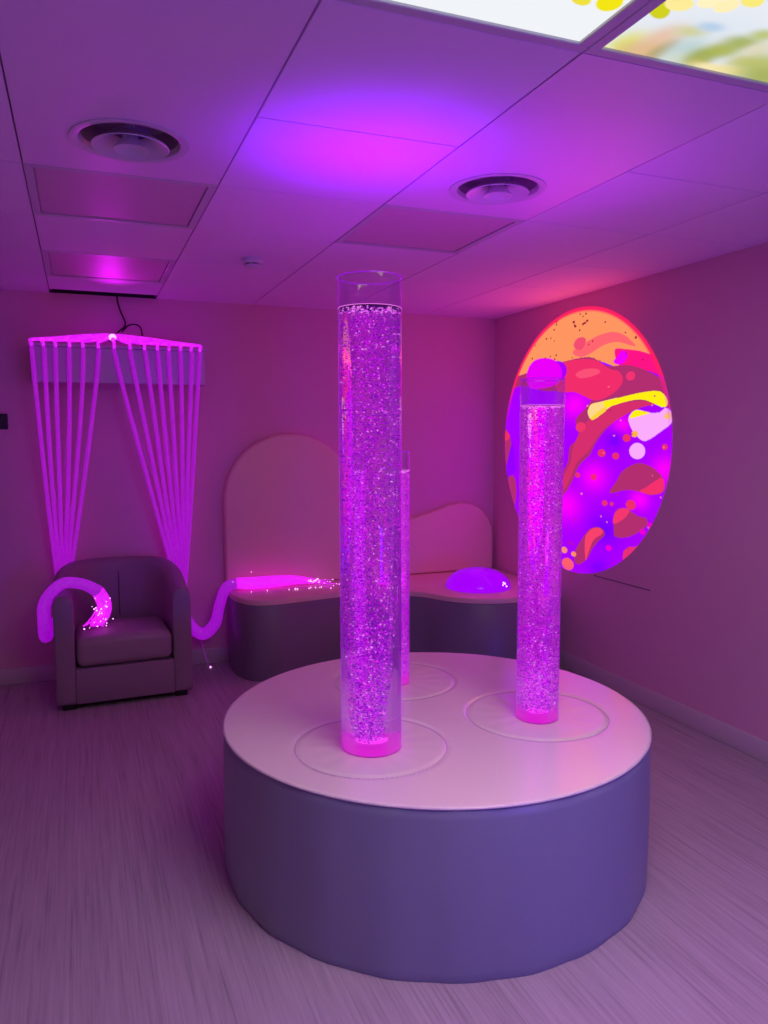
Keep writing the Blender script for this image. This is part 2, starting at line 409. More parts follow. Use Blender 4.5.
def inside(poly, P):
    poly = np.asarray(poly, float); x, y = P[:, 0], P[:, 1]
    r = np.zeros(len(P), bool); j = len(poly) - 1
    for i in range(len(poly)):
        xi, yi = poly[i]; xj, yj = poly[j]
        if yi != yj:
            r ^= ((yi > y) != (yj > y)) & (x < (xj - xi) * (y - yi) / (yj - yi) + xi)
        j = i
    return r
LAYERS = [
('C',(255,0,255),(4.029,1.666),0.141,0.085,1),
('C',(255,0,255),(3.823,1.233),0.131,0.083,1),
('C',(255,0,255),(4.102,1.043),0.167,0.102,1),
('C',(255,0,255),(3.224,1.299),0.102,0.073,1),
('C',(255,0,255),(3.58,1.538),0.085,0.056,1),
('C',(255,0,255),(3.411,1.127),0.08,0.055,1),
('C',(120,0,255),(3.716,0.927),0.144,0.094,1),
('C',(130,0,255),(3.637,1.454),0.087,0.057,1),
('C',(120,0,255),(3.744,0.673),0.111,0.072,1),
('C',(255,0,255),(4.369,1.957),0.115,0.064,1),
('P',(255,150,98),[(4.949,1.881),(4.885,2.158),(4.563,2.384),(3.875,2.331),(3.379,2.194),(3.146,1.934),(3.224,1.764),(3.446,1.929),(3.593,1.861),(3.793,1.912),(3.988,1.948),(4.166,1.927),(4.427,1.924),(4.782,1.869)],0),
('P',(255,100,112),[(4.062,1.991),(3.942,2.032),(3.799,2.062),(3.671,2.064),(3.566,2.029),(3.48,1.965),(3.53,1.976),(3.634,2.003),(3.759,2.0),(3.89,1.962),(3.989,1.954)],0),
('P',(245,75,115),[(4.031,2.006),(4.053,2.032),(4.023,2.065),(3.973,2.071),(3.933,2.055),(3.941,2.02),(3.98,1.995)],0),
('P',(255,20,135),[(3.658,1.962),(3.58,1.959),(3.446,1.935),(3.351,1.909),(3.275,1.912),(3.135,1.718),(3.223,1.759),(3.323,1.807),(3.442,1.838),(3.611,1.868)],0),
('P',(240,0,255),[(3.665,1.901),(3.631,1.925),(3.597,1.95),(3.545,1.934),(3.552,1.902),(3.594,1.878),(3.646,1.882)],0),
('P',(178,46,112),[(4.976,1.796),(4.782,1.876),(4.427,1.917),(4.243,1.934),(3.988,1.948),(3.85,1.935),(3.718,1.877),(3.542,1.868),(3.378,1.822),(3.2,1.737),(3.104,1.656),(3.13,1.607),(3.315,1.645),(3.433,1.639),(3.531,1.609),(3.668,1.545),(3.739,1.5),(3.812,1.435),(3.867,1.363),(3.965,1.3),(4.033,1.204),(4.105,1.125),(4.191,1.068),(4.152,1.224),(4.09,1.314),(4.072,1.408),(4.001,1.452),(3.983,1.513),(4.016,1.575),(3.917,1.644),(3.879,1.673),(3.88,1.714),(4.138,1.758),(4.363,1.77),(4.674,1.821),(4.875,1.762)],0),
('P',(242,45,108),[(4.242,1.908),(4.091,1.939),(3.938,1.937),(3.812,1.914),(3.699,1.859),(3.609,1.835),(3.581,1.777),(3.657,1.72),(3.784,1.686),(3.88,1.696),(4.032,1.746),(4.215,1.762)],0),
('P',(252,80,120),[(4.026,1.855),(3.926,1.877),(3.81,1.867),(3.79,1.843),(3.885,1.826),(3.984,1.827)],0),
('P',(215,46,110),[(3.923,1.549),(3.781,1.616),(3.619,1.657),(3.435,1.666),(3.315,1.645),(3.433,1.628),(3.581,1.583),(3.722,1.523),(3.812,1.453),(3.887,1.381),(3.996,1.311),(4.065,1.203),(4.127,1.136),(4.13,1.218),(4.059,1.315),(4.041,1.403)],0),
('C',(245,50,115),(3.515,1.806),0.038,0.025,0),
('C',(240,55,110),(3.963,1.531),0.05,0.03,0),
('C',(168,0,255),(4.241,1.883),0.12,0.069,0),
('P',(235,0,250),[(4.586,1.883),(4.55,1.947),(4.477,1.98),(4.358,1.982),(4.243,1.953),(4.175,1.891),(4.194,1.817),(4.364,1.789),(4.545,1.8)],0),
('P',(255,215,140),[(3.896,1.614),(3.887,1.643),(3.859,1.666),(3.783,1.675),(3.674,1.687),(3.621,1.69),(3.619,1.657),(3.672,1.647),(3.744,1.615),(3.808,1.582),(3.865,1.577)],0),
('P',(255,238,20),[(3.746,1.673),(3.647,1.686),(3.518,1.702),(3.397,1.712),(3.296,1.712),(3.242,1.688),(3.218,1.656),(3.225,1.631),(3.262,1.627),(3.315,1.645),(3.395,1.669),(3.476,1.673),(3.559,1.665),(3.672,1.647),(3.726,1.638)],0),
('P',(255,210,60),[(3.866,1.583),(3.8,1.617),(3.726,1.644),(3.725,1.621),(3.799,1.588),(3.846,1.571)],0),
('P',(252,172,252),[(3.521,1.559),(3.514,1.592),(3.465,1.618),(3.4,1.611),(3.336,1.598),(3.275,1.601),(3.232,1.621),(3.194,1.604),(3.178,1.568),(3.191,1.537),(3.256,1.502),(3.33,1.465),(3.385,1.449),(3.434,1.465),(3.485,1.504)],0),
('P',(255,238,20),[(3.513,1.575),(3.497,1.603),(3.457,1.618),(3.392,1.608),(3.352,1.598),(3.431,1.584),(3.488,1.575)],0),
('C',(255,180,60),(3.468,1.487),0.027,0.017,0),
('C',(255,190,120),(3.215,1.579),0.026,0.018,0),
('C',(252,170,252),(3.443,1.394),0.065,0.044,0),
('P',(178,46,112),[(3.67,1.148),(3.61,1.221),(3.568,1.274),(3.485,1.316),(3.412,1.329),(3.323,1.311),(3.245,1.266),(3.22,1.21),(3.241,1.177),(3.332,1.16),(3.405,1.171),(3.521,1.175)],0),
('P',(245,48,110),[(3.413,1.176),(3.35,1.207),(3.282,1.243),(3.237,1.256),(3.22,1.21),(3.248,1.176),(3.332,1.163)],0),
('P',(178,46,112),[(3.626,0.955),(3.628,1.012),(3.603,1.055),(3.543,1.072),(3.482,1.06),(3.423,1.038),(3.358,1.033),(3.341,1.002),(3.395,0.958),(3.476,0.92),(3.553,0.9),(3.615,0.904)],0),
('P',(245,55,112),[(3.626,0.972),(3.628,1.018),(3.594,1.056),(3.534,1.072),(3.491,1.059),(3.54,1.01)],0),
('C',(238,48,108),(3.484,1.094),0.042,0.028,0),
('C',(238,48,108),(3.713,1.086),0.027,0.017,0),
('C',(238,48,108),(3.649,1.086),0.018,0.012,0),
('C',(238,48,108),(3.753,1.377),0.037,0.023,0),
('C',(238,48,108),(3.625,1.363),0.031,0.02,0),
('C',(240,40,120),(3.823,1.233),0.029,0.018,0),
('C',(238,48,108),(3.983,1.238),0.026,0.016,0),
('C',(245,0,210),(3.666,0.827),0.027,0.017,0),
('C',(238,48,108),(3.229,1.419),0.022,0.016,0),
('C',(238,48,108),(3.534,1.465),0.034,0.022,0),
('C',(240,0,210),(3.379,0.954),0.024,0.016,0),
('C',(240,0,210),(3.325,0.998),0.02,0.013,0),
('P',(178,46,112),[(3.994,0.695),(3.996,0.757),(3.937,0.834),(3.86,0.911),(3.792,0.937),(3.726,0.932),(3.706,0.899),(3.77,0.849),(3.826,0.793),(3.863,0.739),(3.942,0.69)],0),
('P',(250,65,110),[(3.888,0.871),(3.83,0.92),(3.754,0.935),(3.725,0.908),(3.809,0.856),(3.855,0.777),(3.882,0.724),(3.895,0.796)],0),
('C',(255,95,110),(4.068,0.671),0.064,0.038,0),
('C',(255,140,110),(4.109,0.755),0.033,0.02,0),
('C',(255,140,110),(4.006,0.743),0.027,0.016,0),
('P',(235,50,110),[(3.539,0.787),(3.532,0.828),(3.491,0.856),(3.416,0.872),(3.353,0.919),(3.321,0.912),(3.39,0.842),(3.471,0.786),(3.52,0.755)],0),
('P',(240,60,120),[(3.669,0.685),(3.563,0.737),(3.52,0.733),(3.632,0.674)],0),
('P',(178,46,112),[(4.997,1.448),(4.927,1.55),(4.841,1.52),(4.784,1.449),(4.782,1.343),(4.862,1.234),(4.723,1.183),(4.705,1.029),(4.811,0.876),(4.961,1.156)],0),
('C',(245,50,90),(4.868,1.477),0.069,0.035,0),
('P',(150,0,255),[(4.809,1.343),(4.756,1.414),(4.711,1.24),(4.792,1.194),(4.861,1.162)],0),
('C',(150,25,50),(4.335,2.239),0.014,0.007,0),
('C',(150,25,50),(3.963,2.191),0.006,0.004,0),
('C',(150,25,50),(4.066,1.956),0.006,0.004,0),
('C',(150,25,50),(4.353,2.104),0.009,0.005,0),
('C',(150,25,50),(3.558,1.933),0.007,0.004,0),
('C',(150,25,50),(4.362,1.98),0.009,0.005,0),
('C',(150,25,50),(3.54,2.103),0.006,0.004,0),
('C',(150,25,50),(4.24,1.988),0.009,0.005,0),
('C',(150,25,50),(4.587,2.108),0.015,0.008,0),
('C',(150,25,50),(3.923,2.16),0.012,0.007,0),
('C',(150,25,50),(4.254,1.965),0.009,0.005,0),
('C',(150,25,50),(4.737,2.232),0.01,0.005,0),
('C',(150,25,50),(3.48,2.011),0.01,0.007,0),
('C',(150,25,50),(4.04,2.143),0.012,0.008,0),
('C',(150,25,50),(4.458,2.192),0.007,0.004,0),
('C',(150,25,50),(4.599,2.157),0.011,0.005,0),
('C',(150,25,50),(3.9,2.019),0.008,0.004,0),
('C',(150,25,50),(4.483,2.074),0.007,0.003,0),
('C',(150,25,50),(4.057,2.171),0.012,0.008,0),
('C',(150,25,50),(4.267,2.151),0.009,0.005,0),
('C',(150,25,50),(3.749,2.13),0.008,0.005,0),
('C',(150,25,50),(4.567,2.286),0.009,0.005,0),
('C',(150,25,50),(4.262,2.079),0.008,0.004,0),
('C',(150,25,50),(4.52,1.993),0.009,0.006,0),
('C',(150,25,50),(3.992,2.209),0.006,0.004,0),
('C',(150,25,50),(3.419,1.885),0.006,0.004,0),
('C',(150,25,50),(4.716,2.23),0.009,0.004,0),
('C',(150,25,50),(3.568,2.048),0.005,0.003,0),
('C',(150,25,50),(4.241,2.199),0.013,0.008,0),
('C',(150,25,50),(4.243,2.181),0.008,0.005,0),
('C',(150,25,50),(4.183,2.247),0.006,0.004,0),
('C',(150,25,50),(3.994,2.114),0.008,0.005,0),
('C',(150,25,50),(3.311,1.975),0.009,0.007,0),
('C',(150,25,50),(3.329,2.015),0.005,0.004,0),
('C',(150,25,50),(4.544,2.282),0.009,0.004,0),
('C',(150,25,50),(3.791,1.915),0.005,0.004,0),
('C',(150,25,50),(3.863,2.034),0.008,0.005,0),
('C',(150,25,50),(3.316,2.091),0.006,0.004,0),
('C',(150,25,50),(3.57,2.048),0.006,0.003,0),
('C',(150,25,50),(3.962,2.146),0.011,0.007,0),
('C',(150,25,50),(3.943,2.15),0.012,0.007,0),
('C',(150,25,50),(4.306,1.987),0.008,0.004,0),
('C',(150,25,50),(3.935,2.204),0.008,0.005,0),
('C',(150,25,50),(4.302,2.102),0.008,0.005,0),
('C',(150,25,50),(4.05,2.152),0.008,0.005,0),
('C',(150,25,50),(4.649,2.007),0.008,0.004,0),
('C',(255,120,130),(3.236,1.415),0.006,0.005,0),
('C',(255,120,130),(3.737,1.378),0.008,0.004,0),
('C',(200,20,120),(3.821,1.331),0.008,0.005,0),
('C',(200,20,120),(3.6,1.141),0.007,0.005,0),
('C',(255,120,130),(3.262,0.861),0.006,0.004,0),
('C',(255,120,130),(3.246,1.152),0.006,0.004,0),
('C',(200,20,120),(3.318,1.687),0.007,0.005,0),
('C',(200,20,120),(3.317,0.942),0.007,0.006,0),
('C',(200,20,120),(3.66,1.408),0.005,0.003,0),
('C',(255,120,130),(3.393,1.607),0.004,0.004,0),
('C',(200,20,120),(3.546,1.563),0.007,0.004,0),
('C',(255,120,130),(3.315,1.266),0.004,0.004,0),
('C',(200,20,120),(3.491,1.486),0.008,0.005,0),
('C',(255,120,130),(3.704,1.758),0.007,0.005,0),
('C',(255,120,130),(3.589,1.564),0.006,0.003,0),
('C',(255,120,130),(3.745,1.005),0.008,0.005,0),
('C',(255,120,130),(3.334,0.983),0.008,0.005,0),
('C',(200,20,120),(3.686,1.622),0.008,0.005,0),
('C',(200,20,120),(3.881,1.312),0.006,0.004,0),
('C',(200,20,120),(4.022,0.803),0.01,0.006,0),
('C',(200,20,120),(3.229,1.402),0.004,0.003,0),
('C',(200,20,120),(3.5,0.845),0.007,0.005,0),
('C',(255,120,130),(3.688,0.977),0.007,0.005,0),
('C',(255,120,130),(3.335,1.639),0.006,0.004,0),
('C',(255,120,130),(3.644,1.478),0.009,0.005,0),
('C',(255,120,130),(3.939,1.125),0.01,0.007,0),
('C',(200,20,120),(3.992,0.96),0.01,0.007,0),
('C',(200,20,120),(4.052,1.587),0.009,0.005,0),
('C',(255,120,130),(3.899,1.656),0.01,0.006,0),
('C',(200,20,120),(4.048,0.81),0.011,0.007,0)
]
# ------------------------------------------------------------------ the room
struct(box('floor', WX0, WX1, WY0, WY1, -0.05, 0, M['floor']))
struct(box('wall_back', WX0 - 0.1, WX1 + 0.1, WY1, WY1 + 0.1, -0.05, CEIL + 0.2, M['wall']))
struct(box('wall_right', WX1, WX1 + 0.1, WY0, WY1, -0.05, CEIL + 0.2, M['wall']))
struct(box('wall_left', WX0 - 0.1, WX0, WY0, WY1, -0.05, CEIL + 0.2, M['wall']))
struct(box('wall_front', WX0 - 0.1, WX1 + 0.1, WY0 - 0.1, WY0, -0.05, CEIL + 0.2, M['wall']))
struct(box('baseboard_back', WX0, WX1, WY1 - 0.014, WY1, 0, 0.10, M['skirting'], bev=0.005))
struct(box('baseboard_right', WX1 - 0.014, WX1, WY0, WY1 - 0.014, 0, 0.10, M['skirting'], bev=0.005))
struct(box('baseboard_left', WX0, WX0 + 0.014, WY0, WY1 - 0.014, 0, 0.10, M['skirting'], bev=0.005))
struct(box('wall_line_1', WX1 - 0.003, WX1, 3.31, 3.80, 0.640, 0.646, M['slot']))  # thin dark line along the right wall

def gx(i): return GX + T * i
def gy(j): return GY + T * j
LIGHT_CELLS = {(0, 2), (2, 2), (0, 4)}
VENT_CELLS = {(0, 1), (2, 1)}
LONG = {(0, 0), (2, 0)}   # the vents sit in long tiles that also fill the cell in front
SKY_CELLS = {(1, -1), (2, -1), (1, -2), (2, -2)}
bm = bmesh.new()
for i in range(-3, 6):
    for j in range(-6, 6):
        if (i, j) in LIGHT_CELLS | VENT_CELLS | SKY_CELLS | LONG: continue
        g = 0.0026
        x0, x1 = max(gx(i) + g, WX0), min(gx(i + 1) - g, WX1)
        y0, y1 = max(gy(j) + g, WY0), min(gy(j + 1) - g, WY1)
        if (i, j) == (0, 5): y1 = WY1 - 0.13        # the cable gap at the wall
        if x1 - x0 < 0.02 or y1 - y0 < 0.02: continue
        add_box(bm, x0, x1, y0, y1, CEIL, CEIL + 0.012, 0.0015, 1)
ceil = struct(from_bm('ceiling', bm, M['ceiling']))
bm = bmesh.new()
for i in range(-2, 6):
    if gx(i) < WX1: add_box(bm, gx(i) - 0.012, gx(i) + 0.012, WY0, WY1, CEIL + 0.0125, CEIL + 0.03)
for j in range(-5, 6): add_box(bm, WX0, WX1, gy(j) - 0.012, gy(j) + 0.012, CEIL + 0.0126, CEIL + 0.0301)
grid = from_bm('ceiling_grid', bm, M['slot'], ceil); grid['kind'] = 'structure'
sl = box('ceiling_void', WX0 - 0.1, WX1 + 0.1, WY0 - 0.1, WY1 + 0.1, CEIL + 0.09, CEIL + 0.12, M['slot'], ceil); sl['kind'] = 'structure'

gp = box('ceiling_gap_shade', gx(0), gx(1), WY1 - 0.006, WY1, CEIL + 0.001, CEIL + 0.089, M['black'], ceil); gp['kind'] = 'structure'  # black sheet added to put shade into the gap above the ceiling

def frame_mesh(name, i, j, mat, parent, w=0.028, t=0.010):
    x0, x1, y0, y1 = gx(i) + 0.0006, gx(i + 1) - 0.0006, gy(j) + 0.0006, gy(j + 1) - 0.0006
    cx, cy = parent.location.x, parent.location.y; z0, z1 = CEIL - parent.location.z - 0.001, CEIL - parent.location.z + t
    bm = bmesh.new()
    add_box(bm, x0 - cx, x1 - cx, y0 - cy, y0 + w - cy, z0, z1, 0.002, 1)
    add_box(bm, x0 - cx, x1 - cx, y1 - w - cy, y1 - cy, z0, z1, 0.002, 1)
    add_box(bm, x0 - cx, x0 + w - cx, y0 + w - cy, y1 - w - cy, z0, z1, 0.002, 1)
    add_box(bm, x1 - w - cx, x1 - cx, y0 + w - cy, y1 - w - cy, z0, z1, 0.002, 1)
    return from_bm(name, bm, mat, parent)

# recessed lights, switched off
LBL = {(0, 2): 'square ceiling light, switched off, set between the left air vent and the wall canopy',
       (2, 2): 'square ceiling light, switched off, behind the air vent and beyond the tallest bubble tube',
       (0, 4): 'square ceiling light panel above the fibre canopy, catching its purple glow'}
for (i, j) in sorted(LIGHT_CELLS):
    t = empty('ceiling_light', ((gx(i) + gx(i + 1)) / 2, (gy(j) + gy(j + 1)) / 2, CEIL), LBL[(i, j)], 'ceiling light', 'square recessed ceiling lights')
    frame_mesh('frame', i, j, M['grid'], t)
    h = T / 2 - 0.033
    box('diffuser', -h, h, -h, h, 0.003, 0.009, M['diffuser'], t)
    box('housing', -h - 0.004, h + 0.004, -h - 0.004, h + 0.004, 0.0095, 0.05, M['grid'], t)

# round air vents in enamelled plates
VL = {(0, 1): 'round air vent in the ceiling at upper left, above the armchair side',
      (2, 1): 'round air vent in the ceiling to the right of the tallest bubble tube'}
for (i, j) in sorted(VENT_CELLS):
    t = empty('air_vent', ((gx(i) + gx(i + 1)) / 2, (gy(j) + gy(j + 1)) / 2, CEIL), VL[(i, j)], 'vent', 'round ceiling air vents')
    # plate with a round hole
    vs, fs = [], []; n = 96; h = T / 2 - 0.0026
    for k in range(n):
        a = 2 * PI * k / n; c, s = math.cos(a), math.sin(a)
        q = h / max(abs(c), abs(s))
        for (r, z) in ((q, 0.0), (0.150, 0.0), (0.150, 0.012), (q, 0.012)):
            yy = r * s
            if r == q and s < -abs(c) + 1e-6: yy = -h - T          # the tile runs on to the next bar
            elif r == q and s < 0: yy = r * s * (h + T) / h
            vs.append((r * c, yy, z))
    for k in range(n):
        l = (k + 1) % n
        for q in range(4):
            fs.append((4 * k + q, 4 * l + q, 4 * l + (q + 1) % 4, 4 * k + (q + 1) % 4))
    pl = link_mesh('plate', vs, fs, M['plate'], t, smooth=False)
    b = bmesh.new(); b.from_mesh(pl.data); bmesh.ops.recalc_face_normals(b, faces=b.faces); b.to_mesh(pl.data); b.free()
    lathe('flange', [(0.149, 0.004), (0.166, -0.0005), (0.165, -0.004), (0.150, -0.005), (0.140, -0.002), (0.134, 0.012), (0.140, 0.016), (0.149, 0.010)], M['vent'], t, closed=True)
    lathe('throat', [(0.139, 0.008), (0.118, 0.060), (0.0, 0.060)], M['ventdark'], t)
    lathe('middle_cone', [(0.050, 0.024), (0.054, 0.016), (0.080, 0.003), (0.104, -0.012), (0.108, -0.016), (0.106, -0.018), (0.101, -0.016), (0.078, -0.003), (0.052, 0.010), (0.046, 0.020)], M['vent'], t, closed=True)
    lathe('inner_cone', [(0.0, -0.008), (0.020, -0.011), (0.040, -0.020), (0.046, -0.025), (0.049, -0.024), (0.046, -0.018), (0.024, 0.006), (0.012, 0.050), (0.0, 0.050)], M['vent'], t)

# backlit sky panels
LSKY = {(1, -1): 'pale backlit sky ceiling panel with a few yellow petals, left of the panel bar',
        (2, -1): 'backlit ceiling panel showing blurred autumn trees and blue sky at upper right',
        (1, -2): 'backlit sky ceiling panel behind the pale one, out over the entrance',
        (2, -2): 'backlit sky ceiling panel behind the autumn tree one, out over the entrance'}
PET = [(0.943, 1.345, 0.030, 0.018, 0.5, (235, 220, 60)), (1.004, 1.336, 0.034, 0.028, 0.9, (238, 225, 20)), (0.90, 1.31, 0.03, 0.02, 0.2, (250, 240, 190)), (0.965, 1.31, 0.03, 0.02, 1.2, (240, 225, 80)),
       (1.110, 1.318, 0.045, 0.022, 0.7, (205, 205, 30)), (1.135, 1.29, 0.035, 0.025, 0.2, (250, 232, 150)), (1.10, 1.25, 0.04, 0.02, 0.9, (235, 220, 60)),
       (1.185, 1.262, 0.026, 0.024, 0.4, (255, 238, 190)), (1.228, 1.262, 0.026, 0.026, 1.0, (255, 236, 180)), (1.262, 1.23, 0.03, 0.02, 0.3, (245, 230, 120)), (1.16, 1.22, 0.04, 0.02, 0.3, (225, 215, 60))]
BRUSH = [(1.30, 1.33, 0.10, 0.05, (222, 228, 238)), (1.14, 1.455, 0.035, 0.05, (222, 218, 110)), (1.175, 1.47, 0.04, 0.035, (214, 190, 120)), (1.195, 1.415, 0.035, 0.055, (226, 188, 158)), (1.205, 1.465, 0.035, 0.035, (222, 182, 140)),
         (1.235, 1.365, 0.035, 0.02, (206, 204, 150)), (1.26, 1.335, 0.03, 0.016, (176, 202, 228)), (1.235, 1.455, 0.022, 0.05, (176, 160, 110)), (1.275, 1.43, 0.035, 0.05, (184, 206, 206)), (1.30, 1.47, 0.04, 0.03, (206, 214, 200)),
         (1.335, 1.435, 0.035, 0.035, (150, 164, 60)), (1.36, 1.40, 0.04, 0.03, (168, 176, 70)), (1.375, 1.36, 0.045, 0.025, (160, 172, 80)), (1.39, 1.32, 0.03, 0.02, (182, 192, 110)), (1.345, 1.465, 0.03, 0.022, (176, 176, 90)),
         (1.395, 1.475, 0.05, 0.016, (246, 228, 170)), (1.44, 1.425, 0.035, 0.03, (196, 196, 130)), (1.45, 1.47, 0.05, 0.02, (240, 222, 160)), (1.43, 1.37, 0.03, 0.03, (222, 214, 190)), (1.50, 1.42, 0.06, 0.05, (180, 186, 90)),
         (1.56, 1.47, 0.07, 0.05, (160, 170, 70)), (1.58, 1.35, 0.06, 0.05, (236, 220, 190)), (1.52, 1.32, 0.05, 0.04, (238, 224, 200)), (1.10, 1.487, 0.02, 0.012, (236, 232, 170))]
for (i, j) in sorted(SKY_CELLS):
    cx, cy = (gx(i) + gx(i + 1)) / 2, (gy(j) + gy(j + 1)) / 2
    t = empty('sky_panel', (cx, cy, CEIL), LSKY[(i, j)], 'ceiling panel', 'backlit sky ceiling panels')
    frame_mesh('frame', i, j, M['grid'], t, w=0.028, t=0.016)
    h = T / 2 - 0.0265; n = 170
    u = np.linspace(-h, h, n); X, Y = np.meshgrid(u, u); P = np.c_[X.ravel() + cx, Y.ravel() + cy]
    vs = [(a, b, 0.006) for a, b in zip(X.ravel(), Y.ravel())]
    fs = [(r * n + c, (r + 1) * n + c, (r + 1) * n + c + 1, r * n + c + 1) for r in range(n - 1) for c in range(n - 1)]
    o = link_mesh('lit_print', vs, fs, M['skypic'], t, smooth=False)
    base = np.tile(np.array(lin((236, 239, 243))), (len(P), 1))
    if i == 2:
        w = np.clip((P[:, 1] - 0.9) / 0.6, 0, 1)[:, None]
        base = base * (1 - 0.5 * w) + np.array(lin((206, 214, 232))) * 0.5 * w
        for (x, y, a, b, col) in BRUSH:
            d = ((P[:, 0] - x) / a) ** 2 + ((P[:, 1] - y) / b) ** 2
            k = 0.9 * np.exp(-(d * 0.75) ** 1.5)[:, None]; base = base * (1 - k) + np.array(lin(col)) * k
    for (x, y, a, b, an, col) in PET:
        dx, dy = P[:, 0] - x, P[:, 1] - y; ca, sa = math.cos(an), math.sin(an)
        d = ((dx * ca + dy * sa) / a) ** 2 + ((-dx * sa + dy * ca) / b) ** 2
        k = np.clip((1.0 - d) * 4, 0, 1)[:, None]; base = base * (1 - k) + np.array(lin(col)) * k
    set_picture(o, base)
    bx = box('light_box', -h - 0.004, h + 0.004, -h - 0.004, h + 0.004, 0.0165, 0.06, M['grid'], t)

# smoke detector
t = empty('smoke_detector', (0.800, 3.745, CEIL), 'small white smoke detector on the ceiling tile in front of the back wall', 'smoke detector')
lathe('base', [(0.0, 0.0), (0.055, 0.0), (0.055, -0.014), (0.046, -0.025), (0.0, -0.025)], M['white'], t, n=40)
lathe('sensing_chamber', [(0.034, -0.0165), (0.034, -0.030), (0.0, -0.030)], M['black'], t, n=40)
lathe('cap', [(0.0, -0.0305), (0.043, -0.0305), (0.041, -0.037), (0.025, -0.043), (0.0, -0.044)], M['white'], t, n=40)
for k in range(6):
    a = k * PI / 3; box('vane', 0.036 * math.cos(a) - 0.003, 0.036 * math.cos(a) + 0.003, 0.036 * math.sin(a) - 0.003, 0.036 * math.sin(a) + 0.003, -0.0305, -0.0251, M['white'], t)

# wall socket at the left edge
t = empty('wall_switch', (-0.44, WY1, 1.570), 'small black square wall switch on the back wall left of the fibre curtain', 'switch')
box('plate', -0.052, 0.052, -0.012, 0, -0.045, 0.045, M['black'], t, bev=0.004)
box('rocker', -0.02, 0.02, -0.017, -0.0122, -0.028, 0.028, M['feet'], t, bev=0.002)

# ------------------------------------------------------------------ round padded plinth
px_, py_, pr_, ph = PLINTH
t = plinth = empty('padded_plinth', (px_, py_, 0), 'large round padded plinth in grey vinyl with cream top carrying three bubble tubes', 'plinth')
def wob(a, z):
    k = max(0.0, 1 - z / 0.47)
    return 1 + 0.0022 * math.sin(23 * a + 1.3) * (0.4 + k) + 0.0010 * k * math.sin(11 * a + 0.4) + 0.0006 * math.sin(57 * a) * k
prof = [(pr_ - 0.012, 0.006), (pr_ - 0.004, 0.0), (pr_, 0.012)] + [(pr_ + 0.003 * math.sin(PI * z / 0.48), z) for z in np.linspace(0.03, 0.492, 16)] + [(pr_ - 0.003, 0.4942), (pr_ - 0.02, 0.4942)]
lathe('side_cover', prof, M['vinyl_side'], t, n=260, mod=wob, sharp=60)
TUBES = [('front', 0.8255, 2.219, 0.0975, 1.952, 1.860), ('right', 1.4505, 2.240, 0.0745, 1.668, 1.580), ('back', 1.137, 2.785, 0.0600, 1.420, 1.347)]
PADS = [(0.829, 2.232, 0.242), (1.470, 2.272, 0.246), (1.148, 2.814, 0.242)]
# top cushion: a disc grid with the seam grooves round each insert and radial puckers pressed into it
nr, na = 90, 300; vs, fs = [], []
def top_h(x, y, r):
    z = 0.0
    for (ax, ay, ar) in PADS:
        d = math.hypot(x - ax, y - ay)
        z -= 0.006 * math.exp(-((d - ar) / 0.006) ** 2)
        if d < ar + 0.05:
            an = math.atan2(y - ay, x - ax)
            z += 0.0011 * math.sin(9 * an + 5 * ax) * math.sin(5 * an + ay) * math.exp(-((d - 0.16) / 0.06) ** 2)
    return z
vs.append((0, 0, 0.0)); radii = list(np.linspace(0, pr_ - 0.007, nr)[1:])
for r in radii:
    for k in range(na):
        a = 2 * PI * k / na; x, y = r * math.cos(a), r * math.sin(a)
        vs.append((x, y, ph + top_h(x + px_, y + py_, r)))
vs[0] = (0, 0, ph + top_h(px_, py_, 0))
for (r, z) in ((pr_ - 0.003, ph - 0.0004), (pr_ - 0.0005, ph - 0.0016), (pr_ - 0.001, ph - 0.0052), (pr_ - 0.03, ph - 0.0054)):
    for k in range(na):
        a = 2 * PI * k / na; vs.append((r * math.cos(a), r * math.sin(a), z))
for k in range(na): fs.append((0, 1 + k, 1 + (k + 1) % na))
rows = (len(vs) - 1) // na
for q in range(rows - 1):
    for k in range(na):
        l = (k + 1) % na
        fs.append((1 + q * na + k, 1 + (q + 1) * na + k, 1 + (q + 1) * na + l, 1 + q * na + l))
link_mesh('top_cushion', vs, fs, M['vinyl_top'], t)
ring('edge_piping', (0, 0), pr_ + 0.0006, 0.0022, ph - 0.0045, M['piping'], t, n=200)
for (ax, ay, ar) in PADS:
    r_ = ring('insert_seam', (ax - px_, ay - py_), ar, 0.0022, ph - 0.0048, M['piping'], t, n=120, m=8)

# ------------------------------------------------------------------ bubble tubes
TL = {'front': 'tallest and widest bubble tube, nearest on the round plinth, clear water around purple bubbles',
      'right': 'medium bubble tube on the right of the plinth, in front of the round projection',
      'back': 'shortest and thinnest bubble tube, half hidden behind the tallest tube'}
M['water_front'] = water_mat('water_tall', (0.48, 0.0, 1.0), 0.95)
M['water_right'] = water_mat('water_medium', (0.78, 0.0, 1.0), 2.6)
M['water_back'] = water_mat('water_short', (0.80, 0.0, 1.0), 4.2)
SPEC = {'front': dict(n=15000, rmin=0.0010, rmax=0.0027), 'right': dict(n=13000, rmin=0.0009, rmax=0.0025), 'back': dict(n=7000, rmin=0.0009, rmax=0.0025)}
def lamp(name, kind, loc, col, power, parent=None, size=0.05, **kw):
    d = bpy.data.lights.new(name, kind); d.color = col; d.energy = power
    if kind in ('POINT', 'SPOT'): d.shadow_soft_size = size
    for k, v in kw.items(): setattr(d, k, v)
    o = bpy.data.objects.new(name, d); C.objects.link(o); o.location = loc
    if parent is not None: o.parent = parent
    return o
